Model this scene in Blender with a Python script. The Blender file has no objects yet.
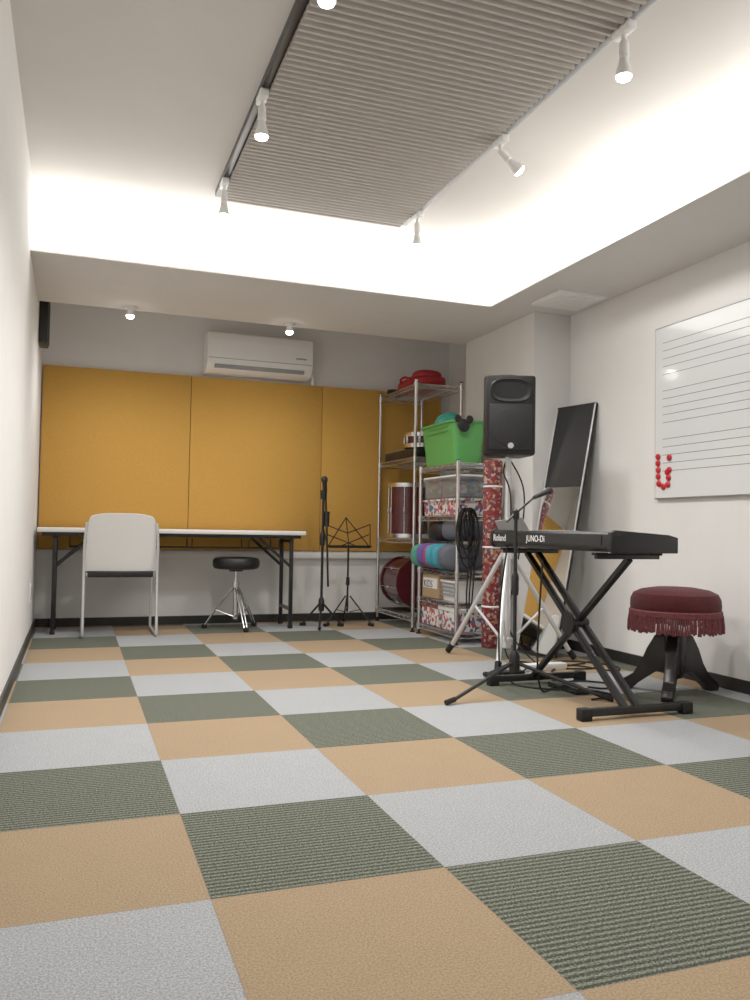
import bpy, bmesh, math, random
from math import sin, cos, pi, radians
from mathutils import Matrix, Vector
random.seed(4)
scene=bpy.context.scene
scene.view_settings.view_transform='Standard'
scene.view_settings.look='None'
scene.view_settings.exposure=0.0
scene.view_settings.gamma=1.12

def lin(c):
    return tuple(((v/255)/12.92 if v/255<=0.04045 else ((v/255+0.055)/1.055)**2.4) for v in c)
def mat(name,col,rough=.5,metal=0,nscale=40,namt=.06,bump=0,bscale=None,emit=0,trans=0,alpha=1,coat=0,sheen=0):
    m=bpy.data.materials.new(name);m.use_nodes=True;nt=m.node_tree;p=nt.nodes["Principled BSDF"]
    c=lin(col)
    tc=nt.nodes.new("ShaderNodeTexCoord");no=nt.nodes.new("ShaderNodeTexNoise");no.inputs["Scale"].default_value=nscale;no.inputs["Detail"].default_value=4
    nt.links.new(tc.outputs["Object"],no.inputs["Vector"])
    cr=nt.nodes.new("ShaderNodeValToRGB");cr.color_ramp.elements[0].position=.3;cr.color_ramp.elements[1].position=.7
    cr.color_ramp.elements[0].color=(*[max(0,v*(1-namt)) for v in c],1);cr.color_ramp.elements[1].color=(*[min(1,v*(1+namt)) for v in c],1)
    nt.links.new(no.outputs["Fac"],cr.inputs["Fac"]);nt.links.new(cr.outputs["Color"],p.inputs["Base Color"])
    p.inputs["Roughness"].default_value=rough;p.inputs["Metallic"].default_value=metal
    p.inputs["Coat Weight"].default_value=coat;p.inputs["Transmission Weight"].default_value=trans;p.inputs["Alpha"].default_value=alpha
    p.inputs["Sheen Weight"].default_value=sheen
    if emit:
        p.inputs["Emission Color"].default_value=(*c,1);p.inputs["Emission Strength"].default_value=emit
    if bump:
        b=nt.nodes.new("ShaderNodeBump");b.inputs["Strength"].default_value=bump;b.inputs["Distance"].default_value=.003
        n2=nt.nodes.new("ShaderNodeTexNoise");n2.inputs["Scale"].default_value=bscale or nscale*4;nt.links.new(tc.outputs["Object"],n2.inputs["Vector"])
        nt.links.new(n2.outputs["Fac"],b.inputs["Height"]);nt.links.new(b.outputs["Normal"],p.inputs["Normal"])
    return m
def pattern(name,cols,scale=40,rough=.7):
    m=bpy.data.materials.new(name);m.use_nodes=True;nt=m.node_tree;p=nt.nodes["Principled BSDF"]
    tc=nt.nodes.new("ShaderNodeTexCoord");v=nt.nodes.new("ShaderNodeTexVoronoi");v.inputs["Scale"].default_value=scale
    nt.links.new(tc.outputs["Object"],v.inputs["Vector"])
    s=nt.nodes.new("ShaderNodeSeparateColor");nt.links.new(v.outputs["Color"],s.inputs["Color"])
    cr=nt.nodes.new("ShaderNodeValToRGB");cr.color_ramp.interpolation='CONSTANT'
    while len(cr.color_ramp.elements)<len(cols):cr.color_ramp.elements.new(.5)
    for k,c in enumerate(cols):
        cr.color_ramp.elements[k].position=k/len(cols)
    for k,c in enumerate(cols):
        cr.color_ramp.elements[k].color=(*lin(c),1)
    nt.links.new(s.outputs[0],cr.inputs["Fac"]);nt.links.new(cr.outputs["Color"],p.inputs["Base Color"]);p.inputs["Roughness"].default_value=rough
    return m

class B:
    def __init__(s,name):s.name=name;s.V=[];s.F=[];s.I=[];s.m=[]
    def mi(s,m):
        if m not in s.m:s.m.append(m)
        return s.m.index(m)
    def add(s,V,F,m,M=None):
        b=len(s.V);k=s.mi(m)
        for v in V:
            v=Vector(v);s.V.append(tuple(M@v if M is not None else v))
        for f in F:s.F.append(tuple(b+i for i in f));s.I.append(k)
    def bmadd(s,bm,m,M=None):
        bm.verts.index_update();s.add([v.co.copy() for v in bm.verts],[[v.index for v in f.verts] for f in bm.faces],m,M);bm.free()
    def box(s,x0,x1,y0,y1,z0,z1,m,bev=0,M=None,seg=2):
        bm=bmesh.new();bmesh.ops.create_cube(bm,size=1)
        for v in bm.verts:v.co=Vector(((x0+x1)/2+v.co.x*(x1-x0),(y0+y1)/2+v.co.y*(y1-y0),(z0+z1)/2+v.co.z*(z1-z0)))
        if bev:bmesh.ops.bevel(bm,geom=bm.edges[:],offset=bev,segments=seg,affect='EDGES',profile=.5)
        s.bmadd(bm,m,M)
    def beam(s,p,q,w,h,m,up=(0,0,1),bev=0):
        p=Vector(p);q=Vector(q);d=q-p;L=d.length;z=d.normalized();u=Vector(up)
        if abs(z.dot(u))>.99:u=Vector((1,0,0))
        x=u.cross(z).normalized();y=z.cross(x)
        M=Matrix(((x.x,y.x,z.x,p.x),(x.y,y.y,z.y,p.y),(x.z,y.z,z.z,p.z),(0,0,0,1)))
        s.box(-w/2,w/2,-h/2,h/2,0,L,m,bev,M)
    def tube(s,pts,r,m,seg=8,closed=False,M=None):
        P=[Vector(p) for p in pts];n=len(P);R=r if isinstance(r,(list,tuple)) else [r]*n
        V=[];F=[];nv=None
        for i in range(n):
            if closed:t=(P[(i+1)%n]-P[i-1])
            else:t=P[min(i+1,n-1)]-P[max(i-1,0)]
            t.normalize()
            if nv is None:
                a=Vector((0,0,1)) if abs(t.z)<.9 else Vector((1,0,0));nv=t.cross(a).normalized()
            else:
                nv=(nv-t*nv.dot(t)).normalized()
            bn=t.cross(nv)
            for k in range(seg):
                a=2*pi*k/seg;V.append(P[i]+(nv*cos(a)+bn*sin(a))*R[i])
        for i in range(n if closed else n-1):
            j=(i+1)%n
            for k in range(seg):
                l=(k+1)%seg;F.append((i*seg+k,i*seg+l,j*seg+l,j*seg+k))
        if not closed:F.append(tuple(range(seg)));F.append(tuple((n-1)*seg+k for k in range(seg)))
        s.add(V,F,m,M)
    def lathe(s,prof,m,c=(0,0,0),seg=32,M=None):
        V=[];F=[];n=len(prof)
        for r,z in prof:
            for k in range(seg):
                a=2*pi*k/seg;V.append((c[0]+r*cos(a),c[1]+r*sin(a),c[2]+z))
        for i in range(n-1):
            for k in range(seg):
                l=(k+1)%seg;F.append((i*seg+k,i*seg+l,(i+1)*seg+l,(i+1)*seg+k))
        if prof[0][0]>1e-4:F.append(tuple(range(seg)))
        if prof[-1][0]>1e-4:F.append(tuple((n-1)*seg+k for k in range(seg)))
        s.add(V,F,m,M)
    def prism(s,pts,z0,z1,m,M=None,bev=0):
        bm=bmesh.new();a=[bm.verts.new((x,y,z0)) for x,y in pts];b=[bm.verts.new((x,y,z1)) for x,y in pts];n=len(pts)
        bm.faces.new(a[::-1]);bm.faces.new(b)
        for i in range(n):bm.faces.new((a[i],a[(i+1)%n],b[(i+1)%n],b[i]))
        if bev:bmesh.ops.bevel(bm,geom=bm.edges[:],offset=bev,segments=2,affect='EDGES',profile=.5)
        s.bmadd(bm,m,M)
    def pillow(s,c,sz,m,e=.5,M=None,n=20):
        V=[];F=[]
        sp=lambda v:math.copysign(abs(v)**e,v)
        for i in range(n+1):
            ph=-pi/2+pi*i/n
            for k in range(2*n):
                a=pi*k/n;V.append((c[0]+sz[0]/2*sp(cos(ph))*sp(cos(a)),c[1]+sz[1]/2*sp(cos(ph))*sp(sin(a)),c[2]+sz[2]/2*sp(sin(ph))))
        w=2*n
        for i in range(n):
            for k in range(w):F.append((i*w+k,i*w+(k+1)%w,(i+1)*w+(k+1)%w,(i+1)*w+k))
        s.add(V,F,m,M)
    def loft(s,rings,m,cap=True,M=None):
        V=[];F=[];n=len(rings[0])
        for r in rings:V+=r
        for i in range(len(rings)-1):
            for k in range(n):F.append((i*n+k,i*n+(k+1)%n,(i+1)*n+(k+1)%n,(i+1)*n+k))
        if cap:F.append(tuple(range(n)));F.append(tuple((len(rings)-1)*n+k for k in range(n)))
        s.add(V,F,m,M)
    def sheet(s,grid,th,m,M=None):
        R=len(grid);C=len(grid[0]);V=[];F=[]
        N=[]
        for i in range(R):
            for j in range(C):
                a=Vector(grid[min(i+1,R-1)][j])-Vector(grid[max(i-1,0)][j]);b=Vector(grid[i][min(j+1,C-1)])-Vector(grid[i][max(j-1,0)])
                N.append(a.cross(b).normalized()*th/2)
        G=[Vector(grid[i][j]) for i in range(R) for j in range(C)]
        V=[g+n for g,n in zip(G,N)]+[g-n for g,n in zip(G,N)];o=R*C
        for i in range(R-1):
            for j in range(C-1):
                q=(i*C+j,i*C+j+1,(i+1)*C+j+1,(i+1)*C+j);F.append(q);F.append(tuple(o+k for k in q[::-1]))
        for j in range(C-1):
            F.append((j,j+1,o+j+1,o+j));F.append(((R-1)*C+j,(R-1)*C+j+1,o+(R-1)*C+j+1,o+(R-1)*C+j))
        for i in range(R-1):
            F.append((i*C,(i+1)*C,o+(i+1)*C,o+i*C));F.append((i*C+C-1,(i+1)*C+C-1,o+(i+1)*C+C-1,o+i*C+C-1))
        s.add(V,F,m,M)
    def text(s,txt,size,m,M,ext=.0006):
        cu=bpy.data.curves.new("t",'FONT');cu.body=txt;cu.size=size;cu.extrude=ext;o=bpy.data.objects.new("t",cu);bpy.context.collection.objects.link(o)
        bpy.context.view_layer.update()
        me=bpy.data.meshes.new_from_object(o.evaluated_get(bpy.context.evaluated_depsgraph_get()))
        s.add([v.co.copy() for v in me.vertices],[list(p.vertices) for p in me.polygons],m,M)
        bpy.data.objects.remove(o);bpy.data.curves.remove(cu);bpy.data.meshes.remove(me)
    def done(s,angle=38,smooth=True,recalc=True):
        me=bpy.data.meshes.new(s.name);me.from_pydata(s.V,[],s.F)
        for m in s.m:me.materials.append(m)
        me.polygons.foreach_set("material_index",s.I)
        if recalc:
            bm=bmesh.new();bm.from_mesh(me);bmesh.ops.recalc_face_normals(bm,faces=bm.faces[:]);bm.to_mesh(me);bm.free()
        me.polygons.foreach_set("use_smooth",[smooth]*len(me.polygons))
        if smooth:me.set_sharp_from_angle(angle=radians(angle))
        me.update();o=bpy.data.objects.new(s.name,me);bpy.context.collection.objects.link(o);return o
def rrect(x0,x1,y0,y1,z,r,n=5):
    o=[]
    for cx,cy,a0 in((x1-r,y1-r,0),(x0+r,y1-r,90),(x0+r,y0+r,180),(x1-r,y0+r,270)):
        for k in range(n+1):
            a=radians(a0+90*k/n);o.append((cx+r*cos(a),cy+r*sin(a),z))
    return o
def frame(o,x,y,z):
    x,y,z=map(Vector,(x,y,z));return Matrix(((x[0],y[0],z[0],o[0]),(x[1],y[1],z[1],o[1]),(x[2],y[2],z[2],o[2]),(0,0,0,1)))
def smooth_path(P,n=8):
    P=[Vector(p) for p in P];o=[]
    for i in range(len(P)-1):
        a=P[max(i-1,0)];b=P[i];c=P[i+1];d=P[min(i+2,len(P)-1)]
        for k in range(n):
            t=k/n;o.append(.5*((2*b)+(c-a)*t+(2*a-5*b+4*c-d)*t*t+(3*b-a-3*c+d)*t**3))
    o.append(P[-1]);return o

# ---------------- materials
WALL=mat("wall_paint",(232,231,229),.85,nscale=6,namt=.015,bump=.15,bscale=250)
WALLB=mat("soffit_paint",(222,220,217),.85,nscale=6,namt=.015,bump=.1,bscale=250)
CEIL=mat("ceiling_paint",(222,219,215),.9,nscale=5,namt=.015,bump=.15,bscale=200)
BASE=mat("baseboard_dark",(38,36,35),.5)
YEL=mat("mustard_fabric",(206,156,72),.95,nscale=120,namt=.05,bump=.3,bscale=500,sheen=.05)
BLK=mat("black_plastic",(20,20,22),.45,bump=.1)
BLKM=mat("black_steel",(24,24,26),.35,nscale=60)
RUB=mat("rubber",(16,16,16),.8)
CHR=mat("chrome",(222,222,225),.22,1,namt=.03)
ALU=mat("aluminium",(222,223,225),.38,.55,namt=.03)
WPL=mat("white_plastic",(244,244,243),.4,namt=.01)
WHT=mat("white_laminate",(240,240,238),.35,namt=.01)
GRY=mat("grey_plastic",(150,152,155),.5)
DGR=mat("dark_grille",(32,32,35),.6,nscale=400,namt=.4)
LAMP=mat("bulb_glow",(255,248,236),.3,emit=24,namt=0)
COVE=mat("cove_glow",(255,251,245),.5,emit=2.9,namt=0)
RED=mat("red_vinyl",(160,26,38),.45,nscale=20,namt=.1)
VEL=mat("burgundy_velvet",(72,15,21),.95,nscale=60,namt=.25,bump=.3,sheen=.05)
FRG=mat("burgundy_fringe",(104,48,52),.8,nscale=90,namt=.35)
WOODB=mat("black_lacquer",(28,23,22),.3,nscale=12,namt=.2)
GREEN=mat("green_plastic",(88,168,86),.4,namt=.03)
TEAL=mat("teal_rubber",(50,150,132),.4)
MAR=mat("maroon_lacquer",(76,26,33),.2,nscale=8,namt=.15,coat=.3)
HEAD=mat("drum_head",(225,222,212),.5)
CARD=mat("cardboard",(180,152,118),.85,nscale=30)
CLEAR=mat("clear_plastic",(225,232,235),.15,trans=.85,namt=.02)
MIR=mat("mirror_glass",(232,235,235),.02,1,namt=0)
WB=mat("whiteboard_enamel",(226,229,231),.12,namt=.005,coat=.5)
WBF=mat("whiteboard_rim",(160,163,167),.4,.4,namt=.03)
INK=mat("staff_line",(96,98,104),.4)
REDM=mat("red_magnet",(195,30,40),.3)
P1=pattern("floral_print",[(118,28,34),(136,36,42),(176,150,138),(100,24,34),(78,70,86),(126,34,38),(156,98,64)],70)
P2=pattern("dotted_print",[(214,208,202),(170,64,70),(216,212,204),(80,100,140),(185,95,100),(220,220,214)],48)
P3=pattern("toy_colours",[(200,75,75),(75,120,180),(210,185,90),(95,155,95),(215,215,215),(195,120,155)],30,.4)
PRP=mat("purple_fabric",(98,80,150),.8);PNK=mat("magenta_fabric",(180,55,105),.8);CYN=mat("cyan_fabric",(60,145,165),.8);SLT=mat("slate_fabric",(88,91,101),.85);TGR=mat("sea_green_fabric",(75,145,125),.8)

# carpet
def carpet():
    m=bpy.data.materials.new("carpet_tiles");m.use_nodes=True;nt=m.node_tree;L=nt.links.new;N=nt.nodes.new;p=nt.nodes["Principled BSDF"]
    tc=N("ShaderNodeTexCoord");sp=N("ShaderNodeSeparateXYZ");L(tc.outputs["Object"],sp.inputs[0])
    def ma(op,a,b=None,c=None):
        n=N("ShaderNodeMath");n.operation=op
        for k,v in enumerate((a,b,c)):
            if v is None:continue
            if isinstance(v,(int,float)):n.inputs[k].default_value=v
            else:L(v,n.inputs[k])
        return n.outputs[0]
    gx=ma('DIVIDE',sp.outputs[0],.5);gy=ma('DIVIDE',sp.outputs[1],.5)
    ix=ma('FLOOR',gx);iy=ma('FLOOR',gy)
    s=ma('MODULO',ma('ADD',ma('ADD',ix,iy),302.001),3)
    green=ma('MULTIPLY',ma('GREATER_THAN',s,.5),ma('LESS_THAN',s,1.5));gray=ma('GREATER_THAN',s,1.5)
    cx=N("ShaderNodeCombineXYZ");L(ix,cx.inputs[0]);L(iy,cx.inputs[1]);wn=N("ShaderNodeTexWhiteNoise");wn.noise_dimensions='3D';L(cx.outputs[0],wn.inputs["Vector"])
    def noise(sc,det=3,rough=.7):
        n=N("ShaderNodeTexNoise");n.inputs["Scale"].default_value=sc;n.inputs["Detail"].default_value=det;n.inputs["Roughness"].default_value=rough;L(tc.outputs["Object"],n.inputs["Vector"]);return n.outputs["Fac"]
    nf=noise(230);nm=noise(90);nl=noise(9,2)
    def ramp(f,a,b,p0=.35,p1=.65):
        r=N("ShaderNodeValToRGB");r.color_ramp.elements[0].position=p0;r.color_ramp.elements[1].position=p1
        r.color_ramp.elements[0].color=(*lin(a),1);r.color_ramp.elements[1].color=(*lin(b),1);L(f,r.inputs[0]);return r.outputs[0]
    tan=ramp(nf,(136,114,86),(170,147,118));gr=ramp(nf,(126,129,132),(180,182,184))
    st=ma('SINE',ma('MULTIPLY',sp.outputs[1],2*pi/.0165))
    st=ma('ADD',ma('MULTIPLY',st,.24),ma('ADD',ma('MULTIPLY',ma('SUBTRACT',nf,.5),2.6),.38))
    gn=ramp(st,(42,47,39),(142,146,128),.2,.92)
    def mix(f,a,b):
        n=N("ShaderNodeMix");n.data_type='RGBA';L(f,n.inputs[0]);L(a,n.inputs[6]);L(b,n.inputs[7]);return n.outputs[2]
    c=mix(green,tan,gn);c=mix(gray,c,gr)
    h=N("ShaderNodeHueSaturation");L(c,h.inputs["Color"])
    L(ma('ADD',ma('MULTIPLY',wn.outputs["Value"],.06),ma('ADD',.87,ma('MULTIPLY',ma('ADD',nm,nl),.1))),h.inputs["Value"])
    fx=ma('ABSOLUTE',ma('SUBTRACT',ma('FRACT',gx),.5));fy=ma('ABSOLUTE',ma('SUBTRACT',ma('FRACT',gy),.5))
    seam=ma('GREATER_THAN',ma('MAXIMUM',fx,fy),.4972)
    dk=N("ShaderNodeRGB");dk.outputs[0].default_value=(*lin((100,95,88)),1)
    L(mix(ma('MULTIPLY',seam,.35),h.outputs["Color"],dk.outputs[0]),p.inputs["Base Color"])
    p.inputs["Roughness"].default_value=.97
    b=N("ShaderNodeBump");b.inputs["Strength"].default_value=.6;b.inputs["Distance"].default_value=.004;L(nf,b.inputs["Height"]);L(b.outputs["Normal"],p.inputs["Normal"])
    return m
CARP=carpet()

# ---------------- room shell
XL,XR,YB,YF,ZC,ZS=-.52,2.65,4.10,-3.6,2.45,2.10
SY,SX,SB=2.31,2.085,3.30
def simple(name,x0,x1,y0,y1,z0,z1,m,bev=0):
    b=B(name);b.box(x0,x1,y0,y1,z0,z1,m,bev);return b.done()
simple("floor",XL-.1,XR+.1,YF-.1,YB+.1,-.1,0,CARP)
simple("wall_left",XL-.1,XL,YF-.1,YB+.1,0,ZC+.1,WALL)
simple("wall_right",XR,XR+.1,YF-.1,YB+.1,0,ZC+.1,WALL)
simple("wall_back",XL,XR,YB,YB+.1,0,ZC+.1,WALL)
simple("wall_front",XL,XR,YF-.1,YF,0,ZC+.1,WALL)
b=B("ceiling");b.box(XL,XR,YF,YB,ZC,ZC+.1,CEIL);b.done()
b=B("ceiling_soffit");b.prism([(XL,SY),(SX,SY),(SX,YF),(XR,YF),(XR,SB),(XL,SB)],ZS,ZC,WALLB);b.done(smooth=False)
simple("wall_column",2.385,XR,2.30,3.25,0,ZS,WALL,.002)
bb=.06
simple("baseboard_left",XL,XL+.01,YF,YB,0,bb,BASE)
simple("baseboard_back",XL+.01,XR,YB-.01,YB,0,bb,BASE)
simple("baseboard_right",XR-.01,XR,YF,2.30,0,bb,BASE)
simple("baseboard_column",2.375,2.64,2.29,2.30,0,bb,BASE)
simple("trim_rail",XL,XR,YB-.035,YB,.49,.545,WHT,.004)
b=B("cove_light");b.box(XL+.005,SX-.012,SY-.012,SY-.001,ZS+.012,ZC-.004,COVE);b.box(SX-.012,SX-.001,YF+.01,SY-.001,ZS+.012,ZC-.004,COVE);b.done(smooth=False)

xs=[-.512,.516,1.534,2.56]
for k in range(3):
    b=B("acoustic_wall_panel");b.box(xs[k]+.002,xs[k+1]-.002,YB-.045,YB-.001,.55,1.845,YEL,.004);b.done()

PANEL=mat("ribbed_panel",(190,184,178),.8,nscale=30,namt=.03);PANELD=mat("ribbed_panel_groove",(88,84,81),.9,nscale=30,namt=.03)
b=B("ribbed_ceiling_panel")
x0,x1=.392,1.385;y=2.08;pit=.036
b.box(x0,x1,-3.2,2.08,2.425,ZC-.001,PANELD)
while y>-3.2:
    M=frame((x0,0,0),(0,1,0),(0,0,1),(1,0,0))
    b.prism([(y-.001,2.426),(y-.008,2.408),(y-.020,2.408),(y-.027,2.426)],0,x1-x0,PANEL,M)
    y-=pit
b.done(smooth=False)
for x in (.372,1.405):
    b=B("lighting_track");b.box(x-.014,x+.014,-3.0,2.06,2.418,ZC-.001,BLKM if x<1 else GRY,.002);b.done()

def spot(name,x,y,tilt=(0,0),energy=52):
    b=B(name)
    b.box(x-.017,x+.017,y-.045,y+.045,2.388,2.4175,WPL,.004)
    b.lathe([(.009,0),(.009,-.028)],WPL,(x,y,2.39),12)
    M=Matrix.Translation((x,y,2.358))@Matrix.Rotation(tilt[0],4,'X')@Matrix.Rotation(tilt[1],4,'Y')
    b.lathe([(.0,.012),(.012,.010),(.016,0),(.017,-.045),(.013,-.05)],WPL,(0,0,0),20,M)
    b.lathe([(.014,-.05),(.016,-.062),(.025,-.095),(.027,-.112)],WPL,(0,0,0),24,M)
    b.lathe([(.026,-.1121),(.022,-.120),(.012,-.126),(0,-.128)],LAMP,(0,0,0),24,M)
    o=b.done()
    l=bpy.data.lights.new("lamp",'SPOT');l.energy=energy;l.spot_size=radians(140);l.spot_blend=1;l.shadow_soft_size=.06;l.color=(1,.97,.935)
    lo=bpy.data.objects.new("lamp",l);bpy.context.collection.objects.link(lo);lo.parent=o;lo.matrix_world=M@Matrix.Translation((0,0,-.14))
    return o
for x,y,t in ((.37,.98,(0,0)),(.37,1.845,(0,0)),(1.405,1.87,(0,0)),(1.405,.955,(radians(-8),radians(-50))),(1.405,.11,(0,0)),(.37,.1,(0,0)),(.37,-1.4,(0,0)),(1.405,-1.4,(0,0))):
    spot("track_spotlight",x,y,t,(32 if t[1] else 55) if y>-1 else 30)
for x in (.02,1.05):
    b=B("ceiling_downlight");y=3.22
    b.lathe([(.035,0),(.035,-.012),(.02,-.014),(.02,-.03),(.026,-.055)],WPL,(x,y,ZS),24)
    b.lathe([(.025,-.056),(.020,-.07),(0,-.078)],LAMP,(x,y,ZS),24);o=b.done()
    l=bpy.data.lights.new("lamp",'SPOT');l.energy=23;l.spot_size=radians(168);l.spot_blend=.9;l.shadow_soft_size=.05;l.color=(1,.96,.92)
    lo=bpy.data.objects.new("lamp",l);bpy.context.collection.objects.link(lo);lo.parent=o;lo.location=(x,y,ZS-.09)
b=B("ceiling_vent");b.box(2.26,2.58,1.83,2.13,ZS-.018,ZS,WPL,.004)
for k in range(9):b.box(2.285,2.555,1.86+k*.029,1.872+k*.029,ZS-.023,ZS-.017,WHT)
b.done()

b=B("wall_air_conditioner")
M=frame((.605,0,0),(0,1,0),(0,0,1),(1,0,0))
prof=[(YB-.001,1.87),(YB-.001,2.165),(YB-.185,2.165),(YB-.212,2.15),(YB-.222,2.10),(YB-.222,1.985),(YB-.212,1.93),(YB-.17,1.885),(YB-.10,1.87)]
b.prism(prof,0,.795,WPL,M,.003)
b.box(.612,1.393,YB-.224,YB-.2215,1.962,1.966,GRY)
b.box(.66,1.34,YB-.206,YB-.16,1.896,1.93,GRY,.004)
b.box(.655,1.345,YB-.215,YB-.2,1.925,1.93,WPL)
b.box(1.27,1.35,YB-.2235,YB-.221,2.0,2.012,GRY)
b.tube(smooth_path([(1.40,YB-.06,1.93),(1.44,YB-.05,1.92),(1.455,YB-.03,1.87),(1.45,YB-.02,1.80)]),.014,WPL)
b.done()
b=B("wall_speaker");b.box(XL,XL+.055,3.42,3.62,1.87,2.17,BLK,.008);b.box(XL+.055,XL+.06,3.435,3.605,1.885,2.155,DGR,.002);b.done()
b=B("wall_outlet");b.box(XL,XL+.008,3.3,3.37,.24,.36,WPL,.003);b.box(XL+.008,XL+.01,3.315,3.355,.26,.34,GRY,.001);b.done()

b=B("whiteboard");b.box(XR-.02,XR-.001,-.335,1.465,.91,1.825,WBF,.003);b.box(XR-.0215,XR-.0195,-.328,1.458,.917,1.818,WB)
for g in range(3):
    for k in range(5):
        z=1.735-g*.255-k*.042;b.box(XR-.0222,XR-.0212,-.30,1.40,z-.0012,z+.0012,INK)
for yy,zz in ((1.432,1.135),(1.432,1.10),(1.43,1.065),(1.43,1.03),(1.425,.992),(1.39,.975),(1.355,.985),(1.35,1.02),(1.345,1.06),(1.345,1.125),(1.36,1.05)):
    b.lathe([(.017,0),(.017,.006),(.012,.011),(0,.012)],REDM,(0,0,0),16,frame((XR-.0215,yy,zz),(0,-1,0),(0,0,1),(-1,0,0)))
b.done()

# ---------------- folding table
b=B("folding_table");b.box(-.5,1.3,3.6,4.03,.672,.702,WHT,.006)
b.box(-.47,1.27,3.63,4.0,.648,.672,BLKM)
for x,s in ((-.39,1),(1.21,-1)):
    for y in (3.67,3.97):
        b.beam((x,y,.02),(x,y,.65),.026,.026,BLKM,bev=.003);b.box(x-.016,x+.016,y-.016,y+.016,0,.025,RUB,.003)
        b.beam((x,y,.44),(x+s*.24,y,.65),.02,.01,BLKM,up=(0,1,0))
    b.beam((x,3.67,.14),(x,3.97,.14),.022,.022,BLKM);b.beam((x,3.67,.63),(x,3.97,.63),.022,.022,BLKM)
for y in [3.70+.04*k for k in range(7)]:b.tube([(-.3,y,.575),(1.12,y,.575)],.004,BLKM,6)
for x in (-.3,.1,.5,.9,1.12):b.tube([(x,3.68,.64),(x,3.69,.575),(x,3.95,.575),(x,3.96,.64)],.005,BLKM,6)
b.done()

# ---------------- chair (seen from behind)
b=B("stacking_chair");cx=.02
rows=[]
for i in range(13):
    t=i/12;z=.425+t*.375
    w=.225-.018*t
    if t>.85:w-=(t-.85)*.12
    row=[]
    for j in range(17):
        u=-1+2*j/16;row.append((cx+u*w,3.50-.085*t-.02*(1-u*u), z-(.02*(abs(u)**4) if i==12 else 0)))
    rows.append(row)
b.sheet(rows,.010,WPL)
b.pillow((cx,3.70,.435),(.44,.44,.055),BLK,.35)
b.box(cx-.205,cx+.205,3.455,3.9,.385,.425,BLK,.008)
for s in (-1,1):
    x=cx+s*.228
    b.tube(smooth_path([(x-s*.012,3.42,.74),(x,3.435,.6),(x,3.45,.42),(x,3.42,.15),(x,3.41,.03),(x,3.44,.012),(x,3.6,.012),(x,3.85,.012),(x,3.885,.03),(x,3.87,.2),(x,3.86,.385),(x-s*.02,3.83,.40),(x-s*.03,3.6,.40),(x-s*.02,3.47,.405)],6),.0095,ALU,10)
b.done()

# ---------------- drum throne
b=B("drum_throne");c=(.82,3.72,0)
b.lathe([(0,.425),(.13,.425),(.155,.432),(.166,.45),(.166,.485),(.155,.503),(.12,.51),(0,.511)],BLK,c,40)
b.lathe([(.05,.41),(.05,.425)],BLKM,c,20);b.lathe([(.012,.08),(.012,.42)],CHR,c,12);b.lathe([(.019,.07),(.019,.30),(.026,.30),(.026,.33),(.019,.33),(.019,.35)],CHR,c,16)
for k in range(3):
    a=radians(-100+120*k+20);d=Vector((cos(a),sin(a),0));n=Vector((-sin(a),cos(a),0));C=Vector(c)
    for s in (-1,1):
        b.tube([C+d*.02+n*s*.012+Vector((0,0,.29)),C+d*.12+n*s*.012+Vector((0,0,.17)),C+d*.215+n*s*.01+Vector((0,0,.02))],.006,CHR,8)
        b.tube([C+d*.015+n*s*.008+Vector((0,0,.09)),C+d*.145+n*s*.009+Vector((0,0,.135))],.005,CHR,8)
    b.pillow(C+d*.218+Vector((0,0,.016)),(.04,.04,.032),RUB,.7,n=8)
b.done()

def tripod(b,c,hub,r,ang,m,th=.009,spread=.02,foot=.022,brace=True):
    C=Vector(c)
    for k in range(3):
        a=radians(ang+120*k);d=Vector((cos(a),sin(a),0))
        b.tube([C+d*spread+Vector((0,0,hub)),C+d*r+Vector((0,0,foot*.6))],th,m,8)
        if brace:b.tube([C+d*spread*.8+Vector((0,0,hub*.45)),C+d*(r*.5)+Vector((0,0,hub*.5+.01))],th*.6,m,6)
        b.tube([C+d*(r-.03)+Vector((0,0,foot*.6+hub*.02)),C+d*(r+.015)+Vector((0,0,foot*.6))],foot*.55,RUB,8)
b=B("microphone_stand");c=(1.44,3.66,0)
tripod(b,c,.17,.17,250,BLKM,.008,brace=False)
b.lathe([(.018,.12),(.022,.14),(.022,.2),(.014,.22)],BLK,c,14)
b.tube([(1.44,3.66,.12),(1.44,3.66,.98)],.010,BLKM,10);b.lathe([(.017,.60),(.019,.62),(.019,.68),(.013,.70)],BLK,c,14)
b.lathe([(.02,.94),(.024,.96),(.024,1.0),(.012,1.01)],BLK,c,14)
b.tube([(1.455,3.655,1.0),(1.475,3.65,.55),(1.485,3.648,.30)],.008,BLKM,8)
b.tube([(1.452,3.652,.93),(1.45,3.648,1.02),(1.445,3.64,1.05)],[.012,.014,.014],BLK,10)
b.pillow((1.437,3.632,1.082),(.048,.048,.055),DGR,.9,n=10);b.tube([(1.445,3.645,.95),(1.44,3.635,1.06)],[.011,.018],BLK,10)
b.tube([(1.465,3.65,.74),(1.468,3.65,.85)],.02,BLK,10)
b.done()
b=B("music_stand");c=(1.68,3.78,0)
tripod(b,c,.22,.20,200,BLKM,.006)
b.tube([(1.68,3.78,.1),(1.68,3.78,.60)],.008,BLKM,8);b.lathe([(.014,.30),(.014,.36)],BLK,c,12)
Md=frame((1.68,3.765,.585),(1,0,0),(0,.35,.937),(0,-.937,.35))
W=.17;Hh=.21
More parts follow.
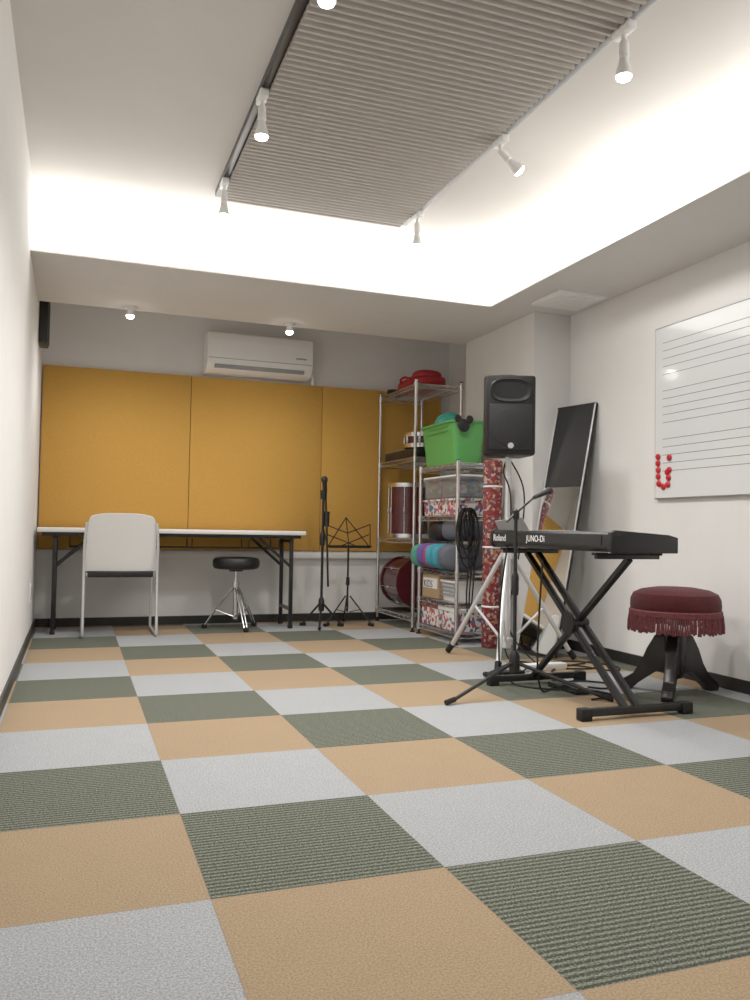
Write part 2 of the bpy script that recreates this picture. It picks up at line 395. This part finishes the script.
for p,q in (((-W,0,0),(W,0,0)),((-W,0,0),(-W-.02,Hh*.9,0)),((W,0,0),(W+.02,Hh*.9,0)),((-W-.02,Hh*.9,0),(0,Hh*.55,0)),((W+.02,Hh*.9,0),(0,Hh*.55,0)),((-W,0,0),(0,Hh*1.15,0)),((W,0,0),(0,Hh*1.15,0)),((0,0,0),(0,Hh*1.15,0)),((-W,0,0),(-W,0,.03)),((W,0,0),(W,0,.03)),((-.09,0,0),(W+.0,Hh*.5,0)),((.09,0,0),(-W,Hh*.5,0))):
    b.tube([p,q],.0045,BLKM,6,M=Md)
b.beam(Md@Vector((-W,.004,.008)),Md@Vector((W,.004,.008)),.01,.02,BLKM)
b.done()

# ---------------- wire racks
def rack(name,x0,x1,y0,y1,H,shelves):
    b=B(name)
    for x in (x0,x1):
        for y in (y0,y1):
            b.tube([(x,y,.03),(x,y,H)],.0125,CHR,10);b.lathe([(.018,0),(.018,.008),(.008,.012),(.008,.04)],RUB,(x,y,0),12);b.lathe([(.013,0),(.010,.008),(0,.01)],BLK,(x,y,H),10)
    for z in shelves:
        for x in (x0,x1):
            b.tube([(x,y0,z),(x,y1,z)],.004,CHR,6);b.tube([(x,y0,z-.028),(x,y1,z-.028)],.004,CHR,6)
            n=int((y1-y0)/.045);b.tube([(x,y0+(y1-y0)*k/n,z-.028*(k%2)) for k in range(n+1)],.0025,CHR,5)
        for y in (y0,y1):
            b.tube([(x0,y,z),(x1,y,z)],.004,CHR,6);b.tube([(x0,y,z-.028),(x1,y,z-.028)],.004,CHR,6)
            n=int((x1-x0)/.045);b.tube([(x0+(x1-x0)*k/n,y,z-.028*(k%2)) for k in range(n+1)],.0025,CHR,5)
        n=int((y1-y0)/.028)
        for k in range(1,n):
            y=y0+(y1-y0)*k/n;b.tube([(x0,y,z+.001),(x1,y,z+.001)],.002,CHR,5)
        for x in (x0+(x1-x0)/3,x0+(x1-x0)*2/3):b.tube([(x,y0,z-.004),(x,y1,z-.004)],.003,CHR,5)
        for x in (x0,x1):
            for y in (y0,y1):b.lathe([(.016,-.032),(.018,.004)],CHR,(x,y,z),10)
    return b.done()
rack("wire_shelving_rack",2.01,2.37,3.29,4.02,1.81,[.10,.66,1.25,1.78])
rack("wire_shelving_rack",2.02,2.32,2.60,3.20,1.175,[.07,.26,.46,.82,1.16])
def drum(name,c,r,h,M=None,heads=HEAD,hoop=CHR):
    b=B(name);M=(Matrix.Translation(c)@(M or Matrix()))
    b.lathe([(r,0.02),(r,h-.02)],MAR,(0,0,0),40,M)
    for z in (0,h-.03):b.lathe([(r+.002,z),(r+.012,z),(r+.012,z+.03),(r+.002,z+.03)],hoop,(0,0,0),40,M)
    b.lathe([(0,h-.008),(r,h-.008),(r,h-.006),(0,h-.006)],heads,(0,0,0),40,M);b.lathe([(0,.006),(r,.006),(r,.008),(0,.008)],heads,(0,0,0),40,M)
    for k in range(8):
        a=2*pi*k/8+.2;x,y=(r+.010)*cos(a),(r+.010)*sin(a)
        b.tube([(x,y,.015),(x,y,h-.015)],.0025,CHR,6,M=M);b.pillow((x,y,h*.5),(.018,.018,.055),CHR,.6,M,6)
    return b.done()
drum("floor_tom_drum",(2.175,3.80,.665),.15,.42)
drum("bass_drum",(2.19,3.95,.325),.18,.36,Matrix.Rotation(radians(90),4,'X'),BLK,MAR)
drum("snare_drum",(2.16,3.50,1.335),.13,.11)
b=B("audio_mixer");b.box(2.03,2.33,3.36,3.95,1.255,1.325,BLK,.008)
for k in range(8):b.lathe([(.008,0),(.006,.012)],GRY,(2.06,3.70+.02*k,1.324),8)
b.done()
b=B("red_bag")
b.pillow((2.19,3.62,1.835),(.28,.50,.10),RED,.6);b.pillow((2.17,3.47,1.88),(.22,.18,.08),RED,.8);b.pillow((2.2,3.68,1.885),(.18,.2,.06),RED,.8)
b.tube(smooth_path([(2.06,3.5,1.84),(2.035,3.55,1.87),(2.035,3.65,1.87),(2.06,3.7,1.84)]),.01,RED)
b.done()
b=B("cable_bundle")
for k in range(4):
    b.tube([(2.09+.05*cos(t*pi/10),3.935+.05*sin(t*pi/10),1.79+k*.012+.004) for t in range(20)],.006,BLK,6,closed=True)
b.done()
b=B("green_storage_bin")
def tub(b,x0,x1,y0,y1,z0,z1,tp,r,m,w=.004,rim=.012,M=None):
    o=lambda z,e,rr:rrect(x0-e,x1+e,y0-e,y1+e,z,rr)
    b.loft([o(z0,-tp,r*.8),o(z0+.01,-tp+.003,r*.9),o(z1-.012,0,r),o(z1-.012,rim,r+rim),o(z1,rim,r+rim),o(z1,-w,r),o(z0+w+.01,-tp,r*.8)],m,True,M)
tub(b,2.01,2.26,2.65,3.20,1.166,1.445,.03,.05,GREEN)
for z in (1.38,1.41):b.box(2.004,2.009,2.75,3.09,z,z+.006,GREEN,.001)
b.done()
b=B("rubber_ball");b.pillow((2.13,2.97,1.43),(.22,.22,.22),TEAL,1,n=20);b.done()
b=B("mouse_ear_ornament")
M=frame((2.07,2.628,1.405),(1,0,0),(0,0,1),(0,-1,0))
for x,y,r in ((0,0,.043),(-.042,.043,.026),(.042,.043,.026)):b.lathe([(0,-.006),(r*.8,-.006),(r,0),(r*.8,.006),(0,.006)],BLK,(x,y,0),24,M)
b.done()
for y0,y1 in ((2.625,2.89),(2.91,3.175)):
    b=B("storage_box");tub(b,2.035,2.29,y0,y1,.827,.935,.006,.012,P2);tub(b,2.037,2.288,y0+.002,y1-.002,.937,1.075,.006,.012,CLEAR,.002)
    b.box(2.03,2.295,y0-.003,y1+.003,1.078,1.09,WPL,.004)
    for k in range(26):b.pillow((random.uniform(2.07,2.26),random.uniform(y0+.035,y1-.035),random.uniform(.98,1.045)),(.06,.06,.05),P3,.8,n=6)
    b.done()
for k,(y0,y1) in enumerate(((2.625,2.89),(2.91,3.175))):
    b=B("printed_box");b.box(2.03,2.28,y0,y1,.076,.215,P2,.006);b.box(2.025,2.285,y0-.004,y1+.004,.2,.225,P1 if k else WPL,.003);b.done()
b=B("cardboard_box");b.box(2.03,2.26,2.90,3.17,.266,.425,CARD,.003);b.box(2.028,2.031,2.92,3.15,.33,.40,WPL)
b.text("KIDS",.07,BLK,frame((2.0275,3.14,.335),(0,-1,0),(0,0,1),(-1,0,0)));b.done()
b=B("white_basket");tub(b,2.035,2.25,2.63,2.87,.266,.40,.012,.02,WPL)
for z in (.30,.325,.35,.375):
    for k in range(7):b.box(2.024+.002,2.034,2.66+k*.028,2.678+k*.028,z,z+.012,GRY)
b.done()
b=B("coloured_cushions")
for k,m in enumerate((TGR,PRP,PNK,CYN,CYN,SLT,SLT)):
    y=3.14-k*.082;b.pillow((2.08,y,.550+.006*(k%2)),(.30-.02*(k%3),.082,.165),m,.6,n=12)
b.done()
b=B("black_bags");b.pillow((2.15,2.78,.73),(.24,.3,.15),SLT,.6,n=12);b.pillow((2.16,3.05,.72),(.24,.24,.14),BLK,.6,n=12);b.done()
b=B("hanging_cables")
for k in range(7):
    ph=random.uniform(-.02,.02);w=.035+.012*(k%4);h=.10+.03*(k%4)
    b.tube([(2.06+ph+w*cos(t*pi/14),2.57-.006*k,.87-h+h*sin(t*pi/14)) for t in range(28)],.005,RUB,6,closed=True)
for k in range(3):b.tube(smooth_path([(2.06+.02*k,2.57,.86),(2.08+.02*k,2.55,.6),(2.06+.02*k,2.54,.3),(2.08,2.53,.12+.03*k)]),.005,RUB,6)
b.tube([(2.04,2.60,.86),(2.06,2.54,.875),(2.08,2.60,.86)],.004,CHR,6)
b.done()
b=B("rolled_rug");rc=(2.195,2.46,0)
b.lathe([(0,0),(.056,0),(.06,.01),(.059,.6),(.06,1.16),(.054,1.17),(.04,1.165),(.038,1.13),(.02,1.15),(.0,1.15)],P1,rc,28)
for z in (.25,.62,1.0):b.lathe([(.0605,z),(.063,z+.003),(.063,z+.009),(.0605,z+.012)],WHT,rc,28)
b.done()

# ---------------- PA speaker on stand
sc=Vector((2.0,1.92,0))
b=B("loudspeaker")
M=Matrix.Translation((1.995,1.93,1.37))@Matrix.Rotation(radians(-20),4,'Z')
b.prism([(-.138,-.12),(.138,-.12),(.141,-.05),(.10,.12),(-.10,.12),(-.141,-.05)],-.225,.215,BLK,M,.014)
b.box(-.120,.120,-.127,-.118,-.20,.055,DGR,.006,M)
ring=lambda rx,rz,y,cz:[(rx*math.copysign(abs(cos(t*pi/16))**.7,cos(t*pi/16)),y,cz+rz*math.copysign(abs(sin(t*pi/16))**.7,sin(t*pi/16))) for t in range(32)]
b.loft([ring(.113,.066,-.121,.130),ring(.108,.062,-.128,.130),ring(.07,.035,-.115,.130),ring(.035,.02,-.095,.130)],BLK,True,M)
b.lathe([(.105,0),(.105,.004),(.098,.006),(.03,.0055),(.0,.0055)],DGR,(0,0,0),40,M@frame((0,-.126,-.072),(1,0,0),(0,0,1),(0,-1,0)))
b.lathe([(.016,0),(.016,.003),(0,.003)],ALU,(0,0,0),24,M@frame((0,-.132,-.175),(1,0,0),(0,0,1),(0,-1,0)))
b.tube(smooth_path([(-.06,.02,.213),(-.055,.02,.232),(.055,.02,.232),(.06,.02,.213)],4),.008,BLK,8,M=M)
b.done()
b=B("speaker_stand")
b.tube([sc+Vector((0,0,.10)),sc+Vector((0,0,.78))],.021,ALU,16);b.tube([sc+Vector((0,0,.75)),sc+Vector((0,0,1.143))],.017,ALU,16)
for z in (.76,.60,.11):b.lathe([(.024,z-.03),(.028,z-.025),(.028,z+.025),(.022,z+.03)],BLK if z>.7 else ALU,sc,16)
b.tube([sc+Vector((0,0,.76)),sc+Vector((.05,-.03,.76))],.008,BLK)
for a in (115,235,-5):
    a=radians(a);d=Vector((cos(a),sin(a),0))
    b.tube([sc+d*.03+Vector((0,0,.60)),sc+d*.41+Vector((0,0,.02))],.0135,ALU,10)
    b.tube([sc+d*.03+Vector((0,0,.12)),sc+d*.225+Vector((0,0,.30))],.008,ALU,8)
    b.tube([sc+d*.385+Vector((0,0,.058)),sc+d*.42+Vector((0,0,.014))],.018,RUB,10)
b.done()

# ---------------- leaning mirror (turned a little towards the room)
b=B("leaning_mirror")
TH=.215
yv=Vector((-TH,(1-TH*TH)**.5,0))
p0=Vector((2.315,1.925,.012));hx=Vector((yv.y,TH,0))
u=(hx*.325+Vector((0,0,1.49))).normalized();Lh=1.53;nv=yv.cross(u)
if nv.x>0:nv=-nv
M=frame(p0,yv,u,nv)
b.box(0,.32,0,Lh,-.02,0,BLK,.004,M)
b.box(.010,.310,.010,Lh*.66,0.0,.0015,MIR,0,M)
b.box(.010,.310,Lh*.66,Lh-.010,0.0,.002,BLK,0,M)
for x0,x1,y0,y1 in ((0,.010,0,Lh),(.310,.32,0,Lh),(0,.32,0,.010),(0,.32,Lh-.010,Lh)):b.box(x0,x1,y0,y1,0,.005,ALU if x1-x0<.1 else BLK,.001,M)
b.done()

# ---------------- keyboard + stand
b=B("electronic_keyboard")
KX0,KX1,KY0,KY1=1.65,1.96,.50,1.46
M=frame((0,KY0,0),(1,0,0),(0,0,1),(0,-1,0))
prof=[(KX0,.668),(KX0+.006,.722),(KX0+.02,.732),(KX0+.13,.722),(KX0+.145,.705),(KX1-.01,.700),(KX1,.69),(KX1,.655),(KX0+.02,.652)]
b.prism(prof,-(KY1-KY0),0,BLK,M,.003)
for yy in (KY0-.004,KY1-.018):
    b.prism([(KX0-.003,.66),(KX0,.728),(KX0+.02,.738),(KX0+.14,.730),(KX1-.04,.722),(KX1+.004,.712),(KX1+.004,.65),(KX0+.015,.648)],0,.022,BLK,frame((0,yy+.022,0),(1,0,0),(0,0,1),(0,-1,0)),.003)
n=36
for k in range(n):
    y0=KY0+.03+k*(KY1-KY0-.06)/n;w=(KY1-KY0-.06)/n
    b.box(KX1-.145,KX1-.004,y0+.0006,y0+w-.0006,.699,.712,WPL,.001)
    if k%7 in (0,1,3,4,5):b.box(KX1-.145,KX1-.055,y0+w-.006,y0+w+.006,.711,.722,BLK,.001)
b.box(KX0-.0015,KX0+.003,KY0+.06,KY1-.06,.676,.716,DGR,0)
for k in range(10):b.box(KX0+.04,KX0+.055,KY0+.3+.035*k,KY0+.32+.035*k,.724,.735,GRY,.001)
Mt=lambda y,z:frame((KX0-.002,y,z),(0,-1,0),(0,0,1),(-1,0,0))
b.text("Roland",.044,WPL,Mt(1.43,.681));b.text("JUNO-Di",.040,WPL,Mt(1.12,.683))
b.sheet([[(KX0+.012,1.12,.734),(KX0+.012,1.40,.734)],[(KX0-.02,1.13,.79),(KX0-.02,1.38,.775)]],.004,GRY)
b.done()
b=B("keyboard_stand")
for yA,yB_,xo in ((.59,1.35,(1.79,1.85)),(1.33,.61,(1.82,))):
    for x in xo:b.beam((x,yA,.035),(x,yB_,.625),.028,.022,BLKM,bev=.003)
for y in (.59,1.33):
    b.beam((1.60,y,.03),(2.08,y,.03),.03,.03,BLKM,bev=.004)
    for x in (1.60,2.08):b.box(x-.025,x+.025,y-.022,y+.022,0,.048,RUB,.006)
for y in (1.35,.61):
    b.beam((1.66,y,.635),(1.96,y,.635),.024,.024,BLKM,bev=.004)
    for x in (1.68,1.94):b.box(x-.03,x+.03,y-.016,y+.016,.638,.649,RUB,.003)
b.tube([(1.775,.965,.33),(1.865,.965,.33)],.022,BLKM,14);b.lathe([(.05,0),(.05,.01),(0,.012)],BLK,(0,0,0),20,frame((1.775,.965,.33),(0,1,0),(0,0,-1),(-1,0,0)))
b.done()
b=B("boom_microphone_stand");c=(1.60,1.13,0)
C=Vector(c)
for a in (200,320,80):
    a=radians(a);d=Vector((cos(a),sin(a),0));b.tube([C+d*.02+Vector((0,0,.135)),C+d*.40+Vector((0,0,.014))],.0085,BLKM,8);b.tube([C+d*.38+Vector((0,0,.02)),C+d*.43+Vector((0,0,.012))],.012,RUB,8)
b.lathe([(.018,.09),(.024,.1),(.024,.17),(.014,.19)],BLK,c,14);b.tube([(1.60,1.13,.09),(1.60,1.13,.80)],.0085,BLKM,10);b.lathe([(.014,.44),(.016,.46),(.016,.52),(.011,.54)],BLK,c,14)
b.lathe([(.012,.78),(.016,.79),(.016,.82),(0,.83)],BLK,c,14)
b.tube([(1.55,1.125,.77),(1.60,1.13,.81),(1.70,1.13,.89)],.006,BLKM,8)
b.tube([(1.69,1.13,.882),(1.76,1.13,.91)],[.009,.013],BLK,10);b.pillow((1.772,1.13,.915),(.035,.035,.035),DGR,.9,n=8)
b.done()
b=B("sustain_pedal");b.box(1.84,1.93,1.13,1.24,0,.025,BLK,.005);b.box(1.855,1.915,1.02,1.14,.025,.036,CHR,.004);b.box(1.85,1.92,1.02,1.14,0,.02,BLK,.004);b.done()
b=B("power_strip");b.box(1.95,2.2,1.62,1.68,0,.035,WPL,.005);b.box(1.72,1.84,1.44,1.50,0,.04,BLK,.006);b.done()
b=B("floor_cables")
for k,P in enumerate(([(1.66,1.0,.6),(1.67,1.05,.2),(1.72,1.1,.02),(1.85,1.2,.006),(2.0,1.45,.006),(2.1,1.6,.006),(2.25,1.7,.006),(2.4,1.75,.006)],
  [(1.93,1.24,.012),(2.05,1.3,.006),(2.15,1.2,.006),(2.05,1.1,.006),(1.95,1.3,.006),(2.0,1.6,.006)],
  [(2.05,2.02,1.15),(1.95,1.88,1.05),(1.99,1.87,.9),(2.04,1.97,.4),(2.02,1.96,.05),(2.1,1.85,.006),(2.3,1.7,.006),(2.4,1.5,.006),(2.5,1.6,.006),(2.45,1.8,.006)],
  [(2.06,2.02,1.15),(2.12,1.95,.95),(2.08,1.93,.6),(2.03,1.95,.2),(2.1,1.75,.006)],
  [(1.78,1.47,.02),(1.7,1.3,.006),(1.8,1.15,.006),(1.95,1.1,.006),(2.0,.95,.006),(1.85,.9,.006)],
  [(2.15,1.75,.006),(2.3,1.85,.006),(2.45,1.75,.006),(2.35,1.6,.006),(2.2,1.62,.006),(2.1,1.72,.006)],
  [(1.655,1.3,.67),(1.63,1.32,.4),(1.66,1.38,.1),(1.75,1.5,.006),(1.9,1.58,.006),(1.98,1.65,.03)])):
    b.tube(smooth_path(P),.0045,RUB,6)
b.done()

# ---------------- round velvet stool
b=B("velvet_piano_stool");c=(2.33,.945,0);C=Vector(c)
b.lathe([(0,.36),(.185,.36),(.195,.37),(.199,.40),(.197,.43),(.185,.455),(.15,.472),(.09,.482),(.02,.480),(0,.476)],VEL,c,48)
b.lathe([(.199,.352),(.204,.358),(.204,.378),(.199,.384)],FRG,c,48)
for k in range(130):
    a=2*pi*k/130;r=.2+random.uniform(-.002,.003);l=.075+random.uniform(-.006,.006);rr=r+random.uniform(.0,.006)
    b.tube([(c[0]+r*cos(a),c[1]+r*sin(a),.362),(c[0]+rr*cos(a+.01),c[1]+rr*sin(a+.01),.362-l*.5),(c[0]+rr*cos(a),c[1]+rr*sin(a),.362-l)],[.0035,.0045,.0055],FRG,5)
b.lathe([(.12,.345),(.12,.36)],WOODB,c,24);b.lathe([(.016,.1),(.016,.35)],ALU,c,12);b.lathe([(.0,.06),(.03,.07),(.045,.10),(.04,.16),(.048,.2),(.05,.27),(.03,.285),(0,.285)],WOODB,c,24)
for a in (128,222,4):
    a=radians(a);d=(cos(a),sin(a),0)
    M=frame(C,d,(0,0,1),(sin(a),-cos(a),0))
    pr=[(.02,.27),(.085,.262),(.12,.20),(.145,.13),(.18,.075),(.235,.045),(.25,.02),(.245,0),(.195,0),(.165,.03),(.125,.06),(.085,.095),(.06,.10),(.02,.09)]
    b.prism(pr,-.024,.024,WOODB,M,.004)
b.done()

# ---------------- camera
yaw,pitch,roll=.3500,.0358,.0171
f=Vector((sin(yaw)*cos(pitch),cos(yaw)*cos(pitch),sin(pitch)));r=Vector((cos(yaw),-sin(yaw),0));u=r.cross(f)
r2=r*cos(roll)+u*sin(roll);u2=u*cos(roll)-r*sin(roll)
cd=bpy.data.cameras.new("camera");cam=bpy.data.objects.new("camera",cd);bpy.context.collection.objects.link(cam)
cd.sensor_fit='VERTICAL';cd.sensor_height=36;cd.lens=819.87/1000*36;cd.clip_start=.02
cam.matrix_world=frame((-.2691,-2.1299,.7251),r2,u2,-f)
scene.camera=cam
w=bpy.data.worlds.new("world");scene.world=w;w.use_nodes=True;w.node_tree.nodes["Background"].inputs[0].default_value=(.8,.85,.9,1);w.node_tree.nodes["Background"].inputs[1].default_value=.1
